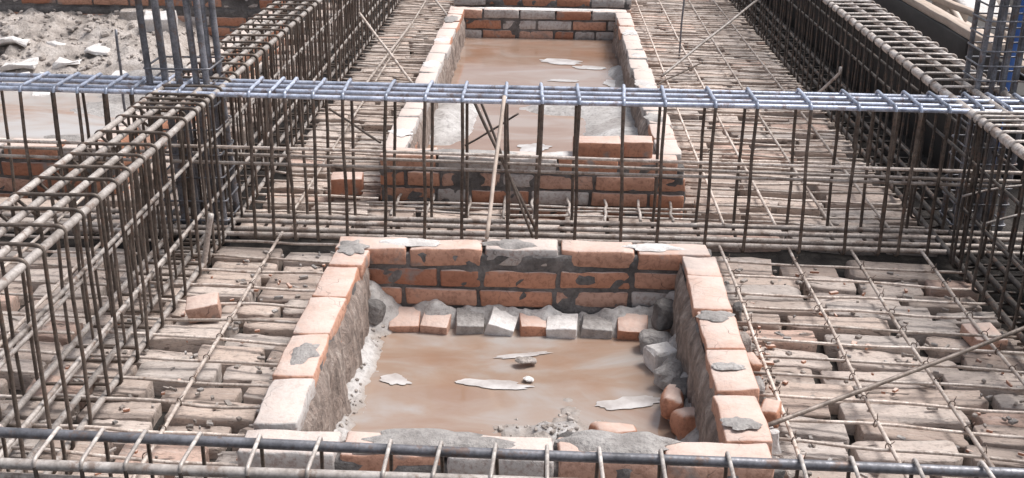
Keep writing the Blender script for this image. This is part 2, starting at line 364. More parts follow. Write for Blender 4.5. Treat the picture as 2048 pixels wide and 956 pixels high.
# ------------------------------------------------------------------ water and silt
def water(name, x0, x1, y0, y1, z, mat):
    mb = MB(); mb.grid(30, 40, lambda u, v: (x0+(x1-x0)*u, y0+(y1-y0)*v, z)); return tag(mb.build(name, M[mat]), kind='structure')
water('water', -.565, .44, 2.25, 3.375, -.032, 'water'); water('water', -.57, .46, 4.47, 7.7, .03, 'water2')
water('water', -.56, .47, 8.13, 10.0, .03, 'water2'); water('water', -4.3, -1.86, 4.48, 7.51, -.005, 'water3')
def silt(name, x0, x1, y0, y1, fn, mat='silt', res=90):
    mb = MB(); nx = int((x1-x0)*res); ny = int((y1-y0)*res)
    mb.grid(nx, ny, lambda u, v: (x0+(x1-x0)*u, y0+(y1-y0)*v, fn(x0+(x1-x0)*u, y0+(y1-y0)*v))); return tag(mb.build(name, M[mat]), kind='structure')
def gs(x, y, cx, cy, rx, ry): return math.exp(-((x-cx)/rx)**2-((y-cy)/ry)**2)
def h1(x, y):
    n_ = fbm(x*5, y*5, 1); n2 = fbm(x*18, y*18, 2); n3 = fbm(x*45, y*45, 5)
    h = -.062
    h += .11*smooth(-.42, -.58, x+.04*n_)*(.6+.4*n_)                       # bank along the left wall
    h += .020*gs(x, y, .10, 2.62, .30, .16)+.014*gs(x, y, .08, 2.85, .40, .2)+.013*gs(x, y, .25, 3.0, .3, .14)+.018*gs(x, y, -.3, 2.4, .3, .14)+.026*gs(x, y, .38, 2.5, .10, .22)
    h += .022*gs(x, y, .05, 2.68, .10, .07)
    h += .12*smooth(2.40, 2.27, y+.03*n_)                                   # spill against the front wall
    h += .12*smooth(.34, .45, x+.03*n_)*(.7+.5*n_)                         # right edge
    h += .11*smooth(3.24, 3.37, y+.02*n_)*(.8+.5*n_)                       # foot of the back wall
    h += .016*n_+.010*n2+.006*n3*(.3+gs(x, y, .05, 2.66, .3, .2))
    return h
silt('mud', -.57, .445, 2.245, 3.38, h1, 'silt', 130)
def h2(x, y):
    n_ = fbm(x*4, y*4, 3); n2 = fbm(x*16, y*16, 4)
    h = -.03+.14*gs(x, y, -.5, 5.6, .16, .5)+.13*gs(x, y, .42, 5.2, .28, .75)+.08*gs(x, y, .05, 5.85, .3, .16)+.1*gs(x, y, .47, 6.6, .12, .5)+.06*gs(x, y, .0, 4.62, .5, .16)
    return h+.018*n_+.008*n2
silt('mud', -.57, .46, 4.47, 7.7, h2, 'silt', 50)
def h4(x, y):
    n_ = fbm(x*2.2, y*2.2, 6); n2 = fbm(x*8, y*8, 7); n3 = fbm(x*24, y*24, 8)
    t = smooth(5.9, 7.3, y+.25*n_+.12*(x+3))*smooth(-2.05, -2.5, x)
    return -.05+.22*t+.03*n2*(.3+t)+.022*n3*(.15+t)+.02*n_+.035*gs(x, y, -2.9, 5.4, .5, .3)
def h5(x, y):
    return -.035+.05*fbm(x*1.6+3, y*2.6, 2)+.02*fbm(x*7, y*9, 3)+.05*smooth(5.4, 6.0, y)*smooth(-2.9, -2.2, x)
silt('mud', -4.3, -1.86, 4.48, 6.6, h5, 'cement', 40)
silt('debris_mound', -4.3, -1.86, 4.48, 7.51, h4, 'debris', 42)

# rubble scattered over the mound and on the silt: nobody could count it
def pebble(mb, x, y, z, s_, seed):
    mb.block((x, y, z), (s_*RND.uniform(.8, 1.8), s_*RND.uniform(.7, 1.3), s_*RND.uniform(.5, .9)), RND.uniform(0, 3.1), s_*.35, seed, 0, 0, (1, 1, 1), s_*.18, (RND.uniform(-.4, .4), RND.uniform(-.4, .4)))
mb = MB()
for i in range(1500):
    x = RND.uniform(-4.25, -2.0); y = RND.uniform(5.7, 7.5)
    if RND.random() < smooth(5.6, 6.6, y)*smooth(-1.9, -2.5, x): pebble(mb, x, y, h4(x, y)+.004, RND.choice([.006, .008, .012, .018, .03]), i)
tag(mb.build('rubble', M['debris'], None, False), 'small grey brown rubble scattered over the mound in the left pit', 'rubble', kind='stuff')
mb = MB()
for i in range(110):
    a = RND.uniform(0, 6.28); q = RND.random()**.9*.15; x = .06+q*math.cos(a)*1.2; y = 2.68+q*math.sin(a)*.8
    pebble(mb, x, y, h1(x, y)+.001, RND.choice([.004, .005, .006, .008, .012]), i)
for i in range(70):
    x = -.53+RND.random()**2*.1; y = RND.uniform(2.35, 3.3); pebble(mb, x, y, h1(x, y)+.002, RND.choice([.004, .007, .01]), i+400)
tag(mb.build('gravel', M['debris'], None, False), 'grey gravel crumbs lying on the wet silt of the near pit', 'gravel', kind='stuff')

def chunk(name, label, cat, loc, size, rot, mat, seed, group=None, amp=.012, tilt=(0, 0), tint=.4, rnd=.012):
    mb = MB(); mb.block((0, 0, 0), size, 0, amp, seed, 0, tint, (3, 2, 2), rnd*.6); o = mb.build(name, M[mat], None, mat == 'brick')
    o.location = loc; o.rotation_euler = (tilt[0], tilt[1], rot); return tag(o, label, cat, group)
PL = [(-3.098, 6.517, .14, .2, .12), (-3.025, 6.26, .12, .17, .3), (-2.90, 6.36, .13, .12, .8), (-2.82, 6.53, .12, .14, .2), (-2.72, 6.75, .15, .15, -.2), (-2.44, 6.42, .1, .2, .1), (-2.8, 6.09, .08, .13, .5), (-3.26, 6.76, .16, .22, .3), (-3.3, 6.4, .13, .2, -.3), (-3.0, 6.85, .15, .14, .9), (-3.45, 6.95, .17, .24, .1), (-3.15, 6.15, .1, .2, .2)]
PLL = ['second slab from the near edge at far left', 'small one nearest the blue grey beam', 'middle one of the near row', 'one in the centre of the heap', 'rightmost of the large ones', 'long thin one nearest the column bars', 'small one low on the slope', 'large one at the left edge of view', 'one at the left frame edge below the large one', 'uppermost one left of centre', 'one highest up at the far left', 'lowest one by the pale mud']
for i, (x, y, z, s_, r) in enumerate(PL):
    chunk('plaster_slab', 'broken white plaster slab on the mound, '+PLL[i], 'rubble', (x, y, h4(x, y)+.008), (s_*.95, s_*.8, .028), r, 'plaster', i*7+1, 'white plaster slabs on the mound', .03, (RND.uniform(-.25, .3), RND.uniform(-.2, .2)))
for x, lab in ((-2.72, 'small brown block at the back wall of the left pit, left of the other block'), (-2.58, 'small brown block at the back wall of the left pit, right of the other block')):
    chunk('stone_block', lab, 'block', (x, 7.35, .19), (.12, .1, .09), .05, 'debris', int(x*-50), None, .006)
chunk('plaster_slab', 'white square plaster block leaning near the back wall of the left pit', 'rubble', (-2.46, 7.15, .2), (.19, .12, .1), .1, 'plaster', 71, None, .012, (.3, 0))
# bright reflections painted as thin pale sheets on the water
FL = [(-.42, 2.96, .045, .03, 'ragged white painted reflection floating on the left side of the near pit water', -.029), (-.13, 2.95, .11, .026, 'long white painted reflection streak in the middle of the near pit water', -.029), (.27, 2.87, .10, .032, 'large curved white painted reflection floating on the right of the near pit water', -.029), (-.06, 3.14, .09, .012, 'thin white painted reflection streak near the top of the near pit water', -.029),
      (.08, 7.0, .14, .07, 'white painted reflection patch on the far water of the long pit', .033), (.26, 6.85, .1, .05, 'pale painted reflection patch right of the white one on the long pit water', .033), (.1, 6.5, .09, .03, 'thin pale painted reflection streak in the middle of the long pit water', .033), (.38, 6.45, .06, .09, 'pale painted reflection along the right wall of the long pit', .033), (-.05, 5.15, .08, .07, 'pale hook shaped painted reflection on the near end of the long pit water', .033), (.1, 4.95, .12, .035, 'pale painted reflection streak by the front wall of the long pit', .033)]
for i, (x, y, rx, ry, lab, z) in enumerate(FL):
    o = smear(None, 0, 0, 0, rx, ry, 90+i*3, 'painted_reflection', .0009, 'reflection_patch', RND.uniform(-.3, .3)); o.location = (x, y, z); tag(o, lab, 'painted reflection')

# half bricks standing in the water at the foot of the near pit's back wall
JOG = [(-.44, .7, 'brick', .62, 'peach half brick at the left end of the row under the back wall'), (-.335, .7, 'brick', .7, 'second peach half brick from the left in the row under the back wall'), (-.23, .9, 'cement', 0, 'white mortar topped half brick third in the row under the back wall'), (-.128, .9, 'plaster', 0, 'tilted white half brick in the middle of the row under the back wall'),
       (-.024, .3, 'brick', .3, 'orange half brick just right of the tilted white one'), (.072, .9, 'plaster', 0, 'white half brick with dark base right of the orange one'), (.183, .9, 'cement', 0, 'grey half brick between white and orange bricks at the pit back'), (.295, .3, 'brick', .3, 'orange half brick at the right end of the row under the back wall')]
for i, (x, _, m_, t, lab) in enumerate(JOG):
    chunk('half_brick', lab, 'brick', (x, 3.325+RND.uniform(-.01, .012), -.036+RND.uniform(0, .010)), (RND.uniform(.085, .104), .10, .075), RND.uniform(-.12, .12), m_, i*5+200, None, .004, (RND.uniform(.02, .28), .3 if i == 3 else RND.uniform(-.08, .08)), max(t, .02), .004)
RB = [((.36, 3.2, -.005), (.1, .06, .06), 'cement', 'flat pale stone uppermost beside the right wall inside the near pit'), ((.375, 3.09, 0), (.09, .08, .07), 'plaster', 'rounded pale stone with dark dents by the right inner wall'), ((.39, 2.98, .0), (.07, .1, .06), 'cement', 'grey lump under the rounded stone at the right inner wall'), ((.405, 2.86, .01), (.07, .09, .06), 'mortar', 'dark grey mortar lump midway down the right inner wall'),
      ((.378, 2.80, .015), (.055, .13, .06), 'brick', 'orange brick shard on end against the right inner wall'), ((.405, 2.68, .01), (.075, .09, .08), 'brick', 'rounded orange brick lump below the shard at the right inner wall'), ((.42, 2.5, .0), (.06, .14, .07), 'cement', 'pale mortar drip lump low on the right inner wall'), ((.205, 2.63, .01), (.12, .065, .05), 'brick', 'brown brick fragment lying in the silt near the front of the pit'),
      ((.09, 2.585, .0), (.09, .06, .04), 'mortar', 'grey mortar slab left of the brown brick fragment'), ((.0, 2.6, .0), (.08, .05, .03), 'debris', 'brown crumbly lump on the silt near the pit front'), ((-.04, 3.08, -.02), (.07, .03, .02), 'debris', 'thin dark shard afloat in the middle of the near pit'), ((-.03, 2.98, -.02), (.04, .03, .02), 'plaster', 'tiny white chip on the silt in the near pit centre'),
      ((-.54, 3.3, .03), (.07, .06, .07), 'mortar', 'dark mortar lump in the left back corner of the near pit'), ((.4, 3.3, .05), (.08, .07, .08), 'mortar', 'dark mortar lump in the right back corner of the near pit')]
for i, (p, s_, m_, lab) in enumerate(RB):
    chunk('rubble_lump', lab, 'rubble', p, s_, RND.uniform(-.4, .4), m_, i*9+300, None, .014, (RND.uniform(-.2, .2), RND.uniform(-.2, .2)), .25, .02)

# ------------------------------------------------------------------ laid stones
def stone_mesh(seed, lx, ly, rect):
    r = random.Random(seed); mb = MB(); per = []
    cs = [(-1, -1), (1, -1), (1, 1), (-1, 1)]
    ch = [r.choice([.03, .04, .06, .12, .22]) for _ in range(4)]
    for q in range(4):
        (ax_, ay), (bx, by) = cs[q], cs[(q+1) % 4]; m = 8 if q % 2 == 0 else 4
        for i in range(m):
            t = (ch[q]*.5+(1-ch[q]*.5-ch[(q+1) % 4]*.5)*i/(m-1)) if q % 2 == 0 else (ch[q]+(1-ch[q]-ch[(q+1) % 4])*i/(m-1))
            per.append((ax_+(bx-ax_)*t, ay+(by-ay)*t))
    n = len(per); rings = [(1.0, -.075), (1.005, -.012), (1.0, .001), (.985, .005), (.6, .0055), (.25, .006)]
    tx, ty = r.uniform(-.006, .006), r.uniform(-.006, .006)
    for k_, (q, z) in enumerate(rings):
        for i, (x, y) in enumerate(per):
            wx = .035*noise.noise(Vector((x*2, y*3, seed))); wy = .05*noise.noise(Vector((x*2.2, y, seed+4)))+.04*noise.noise(Vector((x*6, y, seed+7)))
            px_, py_ = (x*q+wx)*lx/2, (y*q+wy)*ly/2
            zz = z+(.003*noise.noise(Vector((px_*3, py_*7, seed)))+.004*noise.noise(Vector((px_*8, py_*25, seed)))+tx*px_*2+ty*py_*2 if k_ > 1 else 0)
            mb.v.append(Vector((px_, py_, zz)))
    mb.v.append(Vector((0, 0, .006)))
    for k_ in range(len(rings)-1):
        for i in range(n):
            j = (i+1) % n; mb.face([k_*n+i, k_*n+j, (k_+1)*n+j, (k_+1)*n+i])
    b = (len(rings)-1)*n
    for i in range(n): mb.face([b+i, b+(i+1) % n, b+n])
    return mb
stone_src = []
for i in range(36):
    mb = stone_mesh(i*3.7+.3, 1, 1, RND.choice([4, 5, 7, 9])); stone_src.append(mb)
def in_pit(x, y):
    if -.70 < x < .59 and (2.13 < y < 3.5 or 4.36 < y < 7.83 or y > 8.02): return True
    return x < -1.74 and y > 4.36
spots = []
rows = []
y = 1.35
while y < 9.6:
    pitch = RND.uniform(.10, .128); rows.append((y+pitch/2, pitch)); y += pitch
SEG = [(-1.44, -.70, 'L'), (-.70, .59, 'M'), (.59, 1.80, 'R'), (-2.75, -1.46, 'B')]
for (ry, pt) in rows:
    for x0, x1, z_ in SEG:
        if z_ == 'R' and ry > 3.2: x1 = 1.5
        if z_ == 'L' and ry > 4.0: x0 = -1.17
        x = x0+RND.uniform(-.03, .03)
        while x < x1-.06:
            l = RND.uniform(.17, .38) if z_ in 'RB' else RND.uniform(.15, .27) if z_ == 'L' else RND.uniform(.1, .2)
            l = min(l, x1-x+.02); cx = x+l/2; 
            if not in_pit(cx, ry) and not 3.86 < ry < 4.12: spots.append((ry, cx, l, pt, z_))
            x += l+.018
spots.sort()
SIDE = {'L': ('left of near pit', 'from left beam'), 'M': ('between both pits', 'from left'), 'R': ('right of near pit', 'from pit wall'), 'B': ('in far left bay', 'from left')}
GRP = {'L': 'stones laid left of the pits', 'M': 'stones laid between the pits', 'R': 'stones laid right of the pits', 'B': 'stones laid in the far left bay'}
HUE = [(.0, 'grey brown'), (.2, 'pale beige'), (.4, 'grey'), (.6, 'light tan'), (.8, 'brown'), (1., 'pinkish')]
ORD = 'first second third fourth fifth sixth seventh eighth ninth tenth eleventh twelfth thirteenth fourteenth fifteenth sixteenth seventeenth eighteenth nineteenth twentieth'.split()+['twenty '+q for q in 'first second third fourth fifth sixth seventh eighth ninth'.split()]+['thirtieth']+['thirty '+q for q in 'first second third fourth fifth sixth seventh eighth ninth'.split()]
rowno = {}; colno = {}
# visible first: nearest 295 individually
def visible(ry, cx): return ry > 2.25 and abs(cx-.0) < .60*ry+.1 and not (cx < -1.8 and ry < 3.2)
cnt = 0; far = MB(); smesh = {}
for (ry, cx, l, pt, z_) in spots:
    si = RND.randrange(36); rot = RND.uniform(-.06, .06)-(.05 if z_ == 'R' and ry < 4 else 0); zt = RND.uniform(-.020, .014); dx_, dy_ = l*RND.uniform(.9, 1.0), pt*RND.uniform(.82, .95)
    if visible(ry, cx) and cnt < 295:
        cnt += 1
        mb = MB(); src = stone_src[si]
        # bake the size into its own mesh so noise grain keeps its scale
        mb.v = [Vector((v_.x*dx_, v_.y*dy_, v_.z)) for v_ in src.v]; mb.f = src.f; mb.uv = src.uv; mb.mi = src.mi; hue = RND.choices(HUE, [3, 4, 3, 4, 2, 1.2])[0]; mb.tint = [max(.001, hue[0])]*len(src.f)
        o = mb.build('paving_stone', M['stone']); o.location = (cx, ry, zt); o.rotation_euler = (RND.uniform(-.05, .05), RND.uniform(-.04, .04), rot)
        rr_ = rowno.setdefault(z_, []);
        if ry not in rr_: rr_.append(ry)
        cc_ = colno[(z_, ry)] = colno.get((z_, ry), 0)+1
        tag(o, '%s stone %s, %s row from front, %s %s' % (hue[1], SIDE[z_][0], ORD[len(rr_)-1], ORD[cc_-1], SIDE[z_][1]), 'stone', GRP[z_])
    else:
        src = stone_src[si]; b = len(far.v); cr, sr = math.cos(rot), math.sin(rot)
        for v_ in src.v:
            a_, b_ = v_.x*dx_, v_.y*dy_; far.v.append(Vector((cx+a_*cr-b_*sr, ry+a_*sr+b_*cr, v_.z+zt)))
        ht = max(.001, RND.choices(HUE, [3, 4, 3, 4, 2, 1.2])[0][0])
        for f_ in src.f: far.face([b+q for q in f_], None, 0, ht)
tag(far.build('stone_bed', M['stone']), 'distant rows of laid stones far beyond the middle rebar beam', 'stone bed', kind='stuff')

mb = MB()
for i in range(900):
    y = RND.uniform(2.2, 3.82); x = RND.choice([RND.uniform(-1.4, -.69), RND.uniform(.58, 1.5), RND.uniform(.58, .72), RND.uniform(-.76, -.68)])
    mb.block((x, y, .012+RND.uniform(-.01, .004)), (RND.choice([.006, .01, .014, .022])*RND.uniform(.8, 1.6), RND.choice([.006, .01, .014]), .008), RND.uniform(0, 3.1), .004, i, RND.choice([0, 0, 1, 2]), .4, (1, 1, 1), .001)
tag(mb.build('mortar_crumbs', [M['debris'], M['cement'], M['brick']], None, False), 'crumbs of mortar and brick scattered over the laid stones', 'crumbs', kind='stuff')

# ------------------------------------------------------------------ rebar
def bar_pts(a, b, wob=.004, n=9, seed=0):
    a, b = Vector(a), Vector(b); out = []
    for i in range(n+1):
        t = i/n; p = a.lerp(b, t); nn = noise.noise_vector(Vector((t*3+seed*1.7, seed, .3)))*wob; out.append(p+nn)
    return out
def bar(name, parent, a, b, r, mat, wob=.004, n=9, seg=8, hook=None):
    pts = bar_pts(a, b, wob, n, RND.uniform(0, 99))
    if hook: pts.append(pts[-1]+Vector(hook)*.5); pts.append(pts[-2]+Vector(hook))
    mb = MB(); mb.tube(pts, r, seg); return mb.build(name, M[mat], parent)
def loop_pts(w0, w1, z0, z1, rc, plane, cx=0, n=4):
    pts = []
    for (cu, cv, a0) in ((w1-rc, z1-rc, 0), (w0+rc, z1-rc, 90), (w0+rc, z0+rc, 180), (w1-rc, z0+rc, 270)):
        for i in range(n+1):
            a = math.radians(a0+90*i/n); pts.append((cu+rc*math.cos(a), cv+rc*math.sin(a)))
    return [Vector((0, u, v)) if plane == 'YZ' else Vector((u, 0, v)) for u, v in pts]
def stirrup_mesh(w0, w1, z0, z1, r, plane, mat, hook=True, lit_top=None, rc=.018):
    mb = MB(); pts = loop_pts(w0, w1, z0, z1, rc, plane); 
    q = []
    for i, p in enumerate(pts):        # add midpoints with a little bow on the long legs
        q.append(p); nx = pts[(i+1) % len(pts)]
        if (nx-p).length > .1:
            for t in (.33, .66):
                m = p.lerp(nx, t); m += Vector((RND.uniform(-.004, .004), RND.uniform(-.004, .004), 0)); q.append(m)
    mb.tube(q, r, 7, True)
    if hook:
        a = Vector((0, w0+.012, z1-.012)) if plane == 'YZ' else Vector((w0+.012, 0, z1-.012)); d = Vector((.01, .05, -.055)) if plane == 'YZ' else Vector((.05, .01, -.055)); mb.tube([a, a+d], r*.9, 6)
    if lit_top: mb.mi = [1 if min(mb.v[i].z for i in f_) > z1-.03 else 0 for f_ in mb.f]  # top legs take a lighter material: light from above painted in
    mb2 = mb.build('stirrup', [M[mat], M[lit_top or mat]]); me = mb2.data; bpy.data.objects.remove(mb2); return me
def cage(label, plane, l0, l1, w0, w1, z0, z1, ntop, nbot, rt, rb, sides, rs, pos, mt, mbm, ms, inner=None, lit_top=None, hook=True, rc=.018, edge=1.0, fm=None):
    """plane YZ: runs along X. plane XZ: runs along Y. Stirrups wrap outside the bars."""
    ctr = ((l0+l1)/2, (w0+w1)/2, 0) if plane == 'YZ' else ((w0+w1)/2, (l0+l1)/2, 0)
    e = empty('rebar_cage', label, 'rebar cage', ctr)
    def P(l, w_, z): return (l, w_, z) if plane == 'YZ' else (w_, l, z)
    eidx = ntop-1 if w0 < 0 else 0
    for i in range(ntop):
        w_ = w0+rs+rt+(w1-w0-2*rs-2*rt)*i/(ntop-1); bar('top_bar', e, P(l0, w_, z1-rs-rt), P(l1, w_+RND.uniform(-.004, .004), z1-rs-rt), rt*(edge if i == eidx else 1), (fm if fm and i == 0 else mt), .010, 26, 10)
    for i in range(nbot):
        w_ = w0+rs+rb+(w1-w0-2*rs-2*rb)*i/(nbot-1); bar('bottom_bar', e, P(l0, w_, z0+rs+rb), P(l1, w_+RND.uniform(-.006, .006), z0+rs+rb+RND.uniform(0, .006)), rb, mbm, .008, 22, 8)
    for (w_, za, zb) in sides: bar('side_bar', e, P(l0, w_, za), P(l1, w_, zb), .0064, 'pale' if mbm == 'pale' else mbm, .01, 22, 7)
    ms_ = [stirrup_mesh(w0, w1, z0, z1, rs, plane, ms, hook, lit_top, rc) for _ in range(4)]
    for p in pos:
        o = mesh_obj('stirrup', RND.choice(ms_), e, (p, 0, 0) if plane == 'YZ' else (0, p, 0))
        j = RND.uniform(-.055, .055); jj = RND.uniform(-.03, .03)
        # shear-like lean: rotate about the cage axis crosswise, pivot at the top bars
        Mx = Matrix.Translation(Vector(P(p, (w0+w1)/2, z1))) @ Matrix.Rotation(jj, 4, 'Y' if plane == 'YZ' else 'X') @ Matrix.Rotation(j, 4, 'Z') @ Matrix.Translation(-Vector(P(p, (w0+w1)/2, z1))) @ Matrix.Translation(Vector(P(p, 0, 0)))
        o.matrix_basis = Mx
    if inner:
        iw0, iw1, ipos = inner; mi_ = [stirrup_mesh(iw0, iw1, z0+.004, z1-.035, rs*.85, plane, ms, False, lit_top) for _ in range(2)]
        for p in ipos: mesh_obj('inner_tie', RND.choice(mi_), e, P(p, 0, 0), (0, 0, RND.uniform(-.03, .03)))
    for ch in e.children: ch.matrix_parent_inverse = Matrix.Translation(-e.location)
    return e
def seq(a, b, d, jit=.01):
    out = []; x = a
    while x < b: out.append(x+RND.uniform(-jit, jit)); x += d
    return out
# middle beam across the picture
mp_ = seq(-3.4, -1.95, .15)+[-1.862, -1.745, -1.661, -1.56, -1.468, -1.383, -1.299, -1.052, -.975, -.924, -.821, -.721, -.562, -.423, -.293, -.144, -.016, .116, .279, .421, .591, .738, .923, 1.086, 1.214, 1.305, 1.40, 1.52, 1.61, 1.7]+seq(1.85, 3, .15)
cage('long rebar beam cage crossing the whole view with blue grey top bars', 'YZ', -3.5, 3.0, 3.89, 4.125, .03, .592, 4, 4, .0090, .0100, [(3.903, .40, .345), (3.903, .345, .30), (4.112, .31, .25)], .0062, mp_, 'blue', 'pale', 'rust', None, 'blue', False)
# near beam at the bottom edge
np_ = seq(-2.3, -.85, .1)+[-.804, -.728, -.656, -.565, -.461, -.362, -.243, -.161, -.07, .017, .104, .204, .313]+seq(.42, 1.6, .1)
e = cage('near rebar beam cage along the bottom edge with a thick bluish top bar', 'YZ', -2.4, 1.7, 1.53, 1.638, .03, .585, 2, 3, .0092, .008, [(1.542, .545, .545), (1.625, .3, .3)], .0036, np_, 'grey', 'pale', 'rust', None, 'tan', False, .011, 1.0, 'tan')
e.rotation_euler = (0, 0, -.012)
# left beam running away from the camera
lp = [y_ for y_ in seq(1.2, 2.35, .125, .02)]+[2.428, 2.552, 2.669, 2.781, 2.912, 3.015, 3.133, 3.238, 3.367, 3.546, 3.66, 3.72, 3.78, 3.84]+seq(3.95, 10.5, .13, .028)
cage('left rebar beam cage running away from the camera with dusty bars and dark stirrups', 'XZ', 1.0, 11, -1.40, -1.165, .03, .59, 4, 4, .0100, .0095, [(-1.18, .42, .42), (-1.18, .22, .22), (-1.385, .40, .40), (-1.385, .2, .2)], .0052, lp, 'tan', 'tan', 'rust', (-1.33, -1.235, seq(3.0, 8, .13)), None, True, .018, 1.1)
# right beam
rp = seq(1.6, 3.4, .125, .02)+[3.49, 3.6, 3.68, 3.74, 3.79, 3.84]+seq(4.2, 10.5, .118, .02)
cage('right rebar beam cage running away beside the dark formwork boards', 'XZ', 1.4, 11, 1.465, 1.715, .03, .592, 3, 4, .0125, .0105, [(1.478, .42, .42), (1.478, .25, .25), (1.70, .35, .35)], .0052, rp, 'tan', 'dark', 'dark', None, 'tan', False, .018, 1.35)  # dark steel carries the cage's shade, tan top legs the light

# extra loose splice bars in the beams' corner and poles
def loose(name, label, a, b, r, mat, cat='rebar', wob=.004, hook=None, mid=None):
    a, b = Vector(a), Vector(b); mb = MB(); pts = bar_pts((0, 0, 0), b-a, wob, 12, RND.uniform(0, 50))
    if mid: pts = [p+Vector(mid)*math.sin(math.pi*i/12) for i, p in enumerate(pts)]
    if hook: pts += [pts[-1]+Vector(hook)*.4, pts[-1]+Vector(hook)]
    mb.tube(pts, r, 8); o = mb.build(name, M[mat]); o.location = a; return tag(o, label, cat)
loose('steel_rod', 'long grey rod lying diagonally over the mesh at the lower right', (.57, 2.55, .085), (1.60, 3.26, .10), .0065, 'rod', 'rod')
loose('steel_rod', 'thin dark rod slanting over the far right mesh below the formwork', (.66, 6.47, .08), (1.42, 7.75, .33), .008, 'tan', 'rod')
loose('steel_rod', 'bent rod hooked onto the side of the right rebar beam just beyond the middle beam', (1.28, 5.7, .08), (1.44, 5.55, .33), .008, 'tan', 'rod', hook=(.0, .0, .03))
loose('timber_stick', 'pale stick leaning from the middle beam down onto the near pit back wall', (-.144, 3.885, .60), (-.182, 3.455, .235), .007, 'stick', 'stick')
loose('steel_rod', 'dark rod leaning inside the middle beam left of the pale stick, the upper one', (-.285, 4.10, .56), (-.02, 3.99, .05), .006, 'rust', 'rod')
loose('steel_rod', 'dark rod leaning inside the middle beam left of the pale stick, the lower one', (-.25, 4.06, .56), (-.03, 3.93, .04), .005, 'rust', 'rod')
loose('steel_rod', 'short dark rod crossing the leaning rods behind the middle beam', (-.30, 4.13, .34), (-.1, 4.14, .47), .004, 'rust', 'rod')
loose('steel_rod', 'light rod from the left beam crossing the far left mesh towards the long pit', (-1.17, 7.05, .30), (-.735, 6.15, .075), .008, 'pale', 'rod')
loose('steel_rod', 'light rod running lengthwise crossed by another on the far left mesh', (-.955, 7.9, .075), (-1.0, 6.1, .075), .008, 'pale', 'rod')
loose('steel_rod', 'short thin rod slanting on the left mesh just beyond the middle beam', (-1.1, 5.6, .075), (-.76, 5.03, .075), .006, 'rust', 'rod')
loose('steel_rod', 'light rod lying crooked at the far end of the left mesh', (-.98, 9.3, .08), (-.7, 8.1, .08), .009, 'pale', 'rod')
loose('steel_rod', 'pale bent tie bar curving through the right beam near the middle beam', (1.50, 3.72, .22), (1.86, 3.75, .26), .005, 'tan', 'rod', mid=(0, 0, .03))
loose('steel_rod', 'upper pale bent tie bar curving out of the right beam cage', (1.44, 3.75, .32), (1.9, 3.8, .36), .004, 'tan', 'rod', mid=(0, 0, .02))
loose('steel_rod', 'thin rod standing up from the far right mesh', (.85, 7.3, .0), (.86, 7.32, .42), .006, 'grey', 'rod')
loose('steel_rod', 'small rod end poking up behind the left end of the middle beam', (-1.77, 4.6, .3), (-1.77, 4.6, .66), .006, 'grey', 'rod')
loose('steel_rod', 'thin bent rod along the lower left of the far right mesh', (.62, 6.3, .07), (.95, 6.9, .07), .005, 'rust', 'rod')
loose('steel_rod', 'pale rod standing on end beside the left beam foot', (-1.18, 3.62, .03), (-1.13, 3.6, .24), .01, 'tan', 'rod')

# mesh reinforcement on the stones
def rebar_mesh(label, x0, x1, y0, y1, longs, dt, tilt, rl=.006, rt_=.0052, zt=.04, ties=True, ov=.03, mat='pale', hooks=False):
    e = empty('rebar_mesh', label, 'rebar mesh', ((x0+x1)/2, (y0+y1)/2, 0)); y = y0; tb = []
    while y < y1:
        t = tilt(y)+RND.uniform(-.012, .012); c = (x0+x1)/2; h = (x1-x0)/2; a0, a1 = x0-RND.uniform(0, ov), x1+RND.uniform(0, ov)
        sag = RND.uniform(.0, .006)
        o = bar('cross_bar', e, (a0, y+(a0-c)*t, zt+sag), (a1, y+(a1-c)*t, zt+RND.uniform(-.003, .006)), rt_, mat, .011, 10, 7); tb.append((y, t)); y += dt(y)*RND.uniform(.86, 1.12)
    for x in longs:
        yy0, yy1 = y0-.06, y1+.05
        bar('long_bar', e, (x, yy0, zt+rl+rt_), (x+RND.uniform(-.012, .012), yy1, zt+rl+rt_), rl, mat, .012, 26, 8)
    if ties:
        mbs = MB(); mbs.tube(loop_pts(-.0085, .0085, -.013, .009, .008, 'XZ', n=3), .0016, 5, True); mbs.tube([Vector((.004, 0, .009)), Vector((.012, .006, .02))], .0013, 4)
        tmp = mbs.build('tie_wire', M['wire']); me = tmp.data; bpy.data.objects.remove(tmp); n_ = 0
        for (y, t) in tb:
            for x in longs:
                if n_ < 95 and y < 4: mesh_obj('tie_wire', me, e, (x, y+(x-(x0+x1)/2)*t, zt+rl+rt_), (0, 0, RND.uniform(-.9, .9))); n_ += 1
    for ch in e.children: ch.matrix_parent_inverse = Matrix.Translation(-e.location)
    return e
rebar_mesh('pale rebar mesh on the stones right of the near pit', .62, 1.47, 1.6, 3.86, [.66, .895, 1.13, 1.375], lambda y: .118, lambda y: -.085+.04*smooth(2.6, 3.7, y), .0056, .0049)
rebar_mesh('rebar mesh on the stones right of the long pit beyond the middle beam', .62, 1.47, 4.17, 9.4, [.69, .89, 1.11, 1.33], lambda y: .098, lambda y: -.02, .006, .005, ties=False)
rebar_mesh('rebar mesh on the stones between the near pit and the left beam', -1.3, -.67, 1.6, 3.86, [-.965], lambda y: .132, lambda y: -.05, .0058, .0050)
rebar_mesh('rebar mesh on the stones left of the long pit beyond the middle beam', -1.16, -.69, 4.17, 9.4, [-.975], lambda y: .098, lambda y: -.01, .006, .005, ties=False)
rebar_mesh('short rebar mesh between the two brick pits behind the middle beam', -.68, .6, 4.2, 4.34, [-.595, -.459, -.295, -.154, -.038, .108, .249, .381, .503], lambda y: .06, lambda y: .0, .006, .005, ties=False, mat='tan')
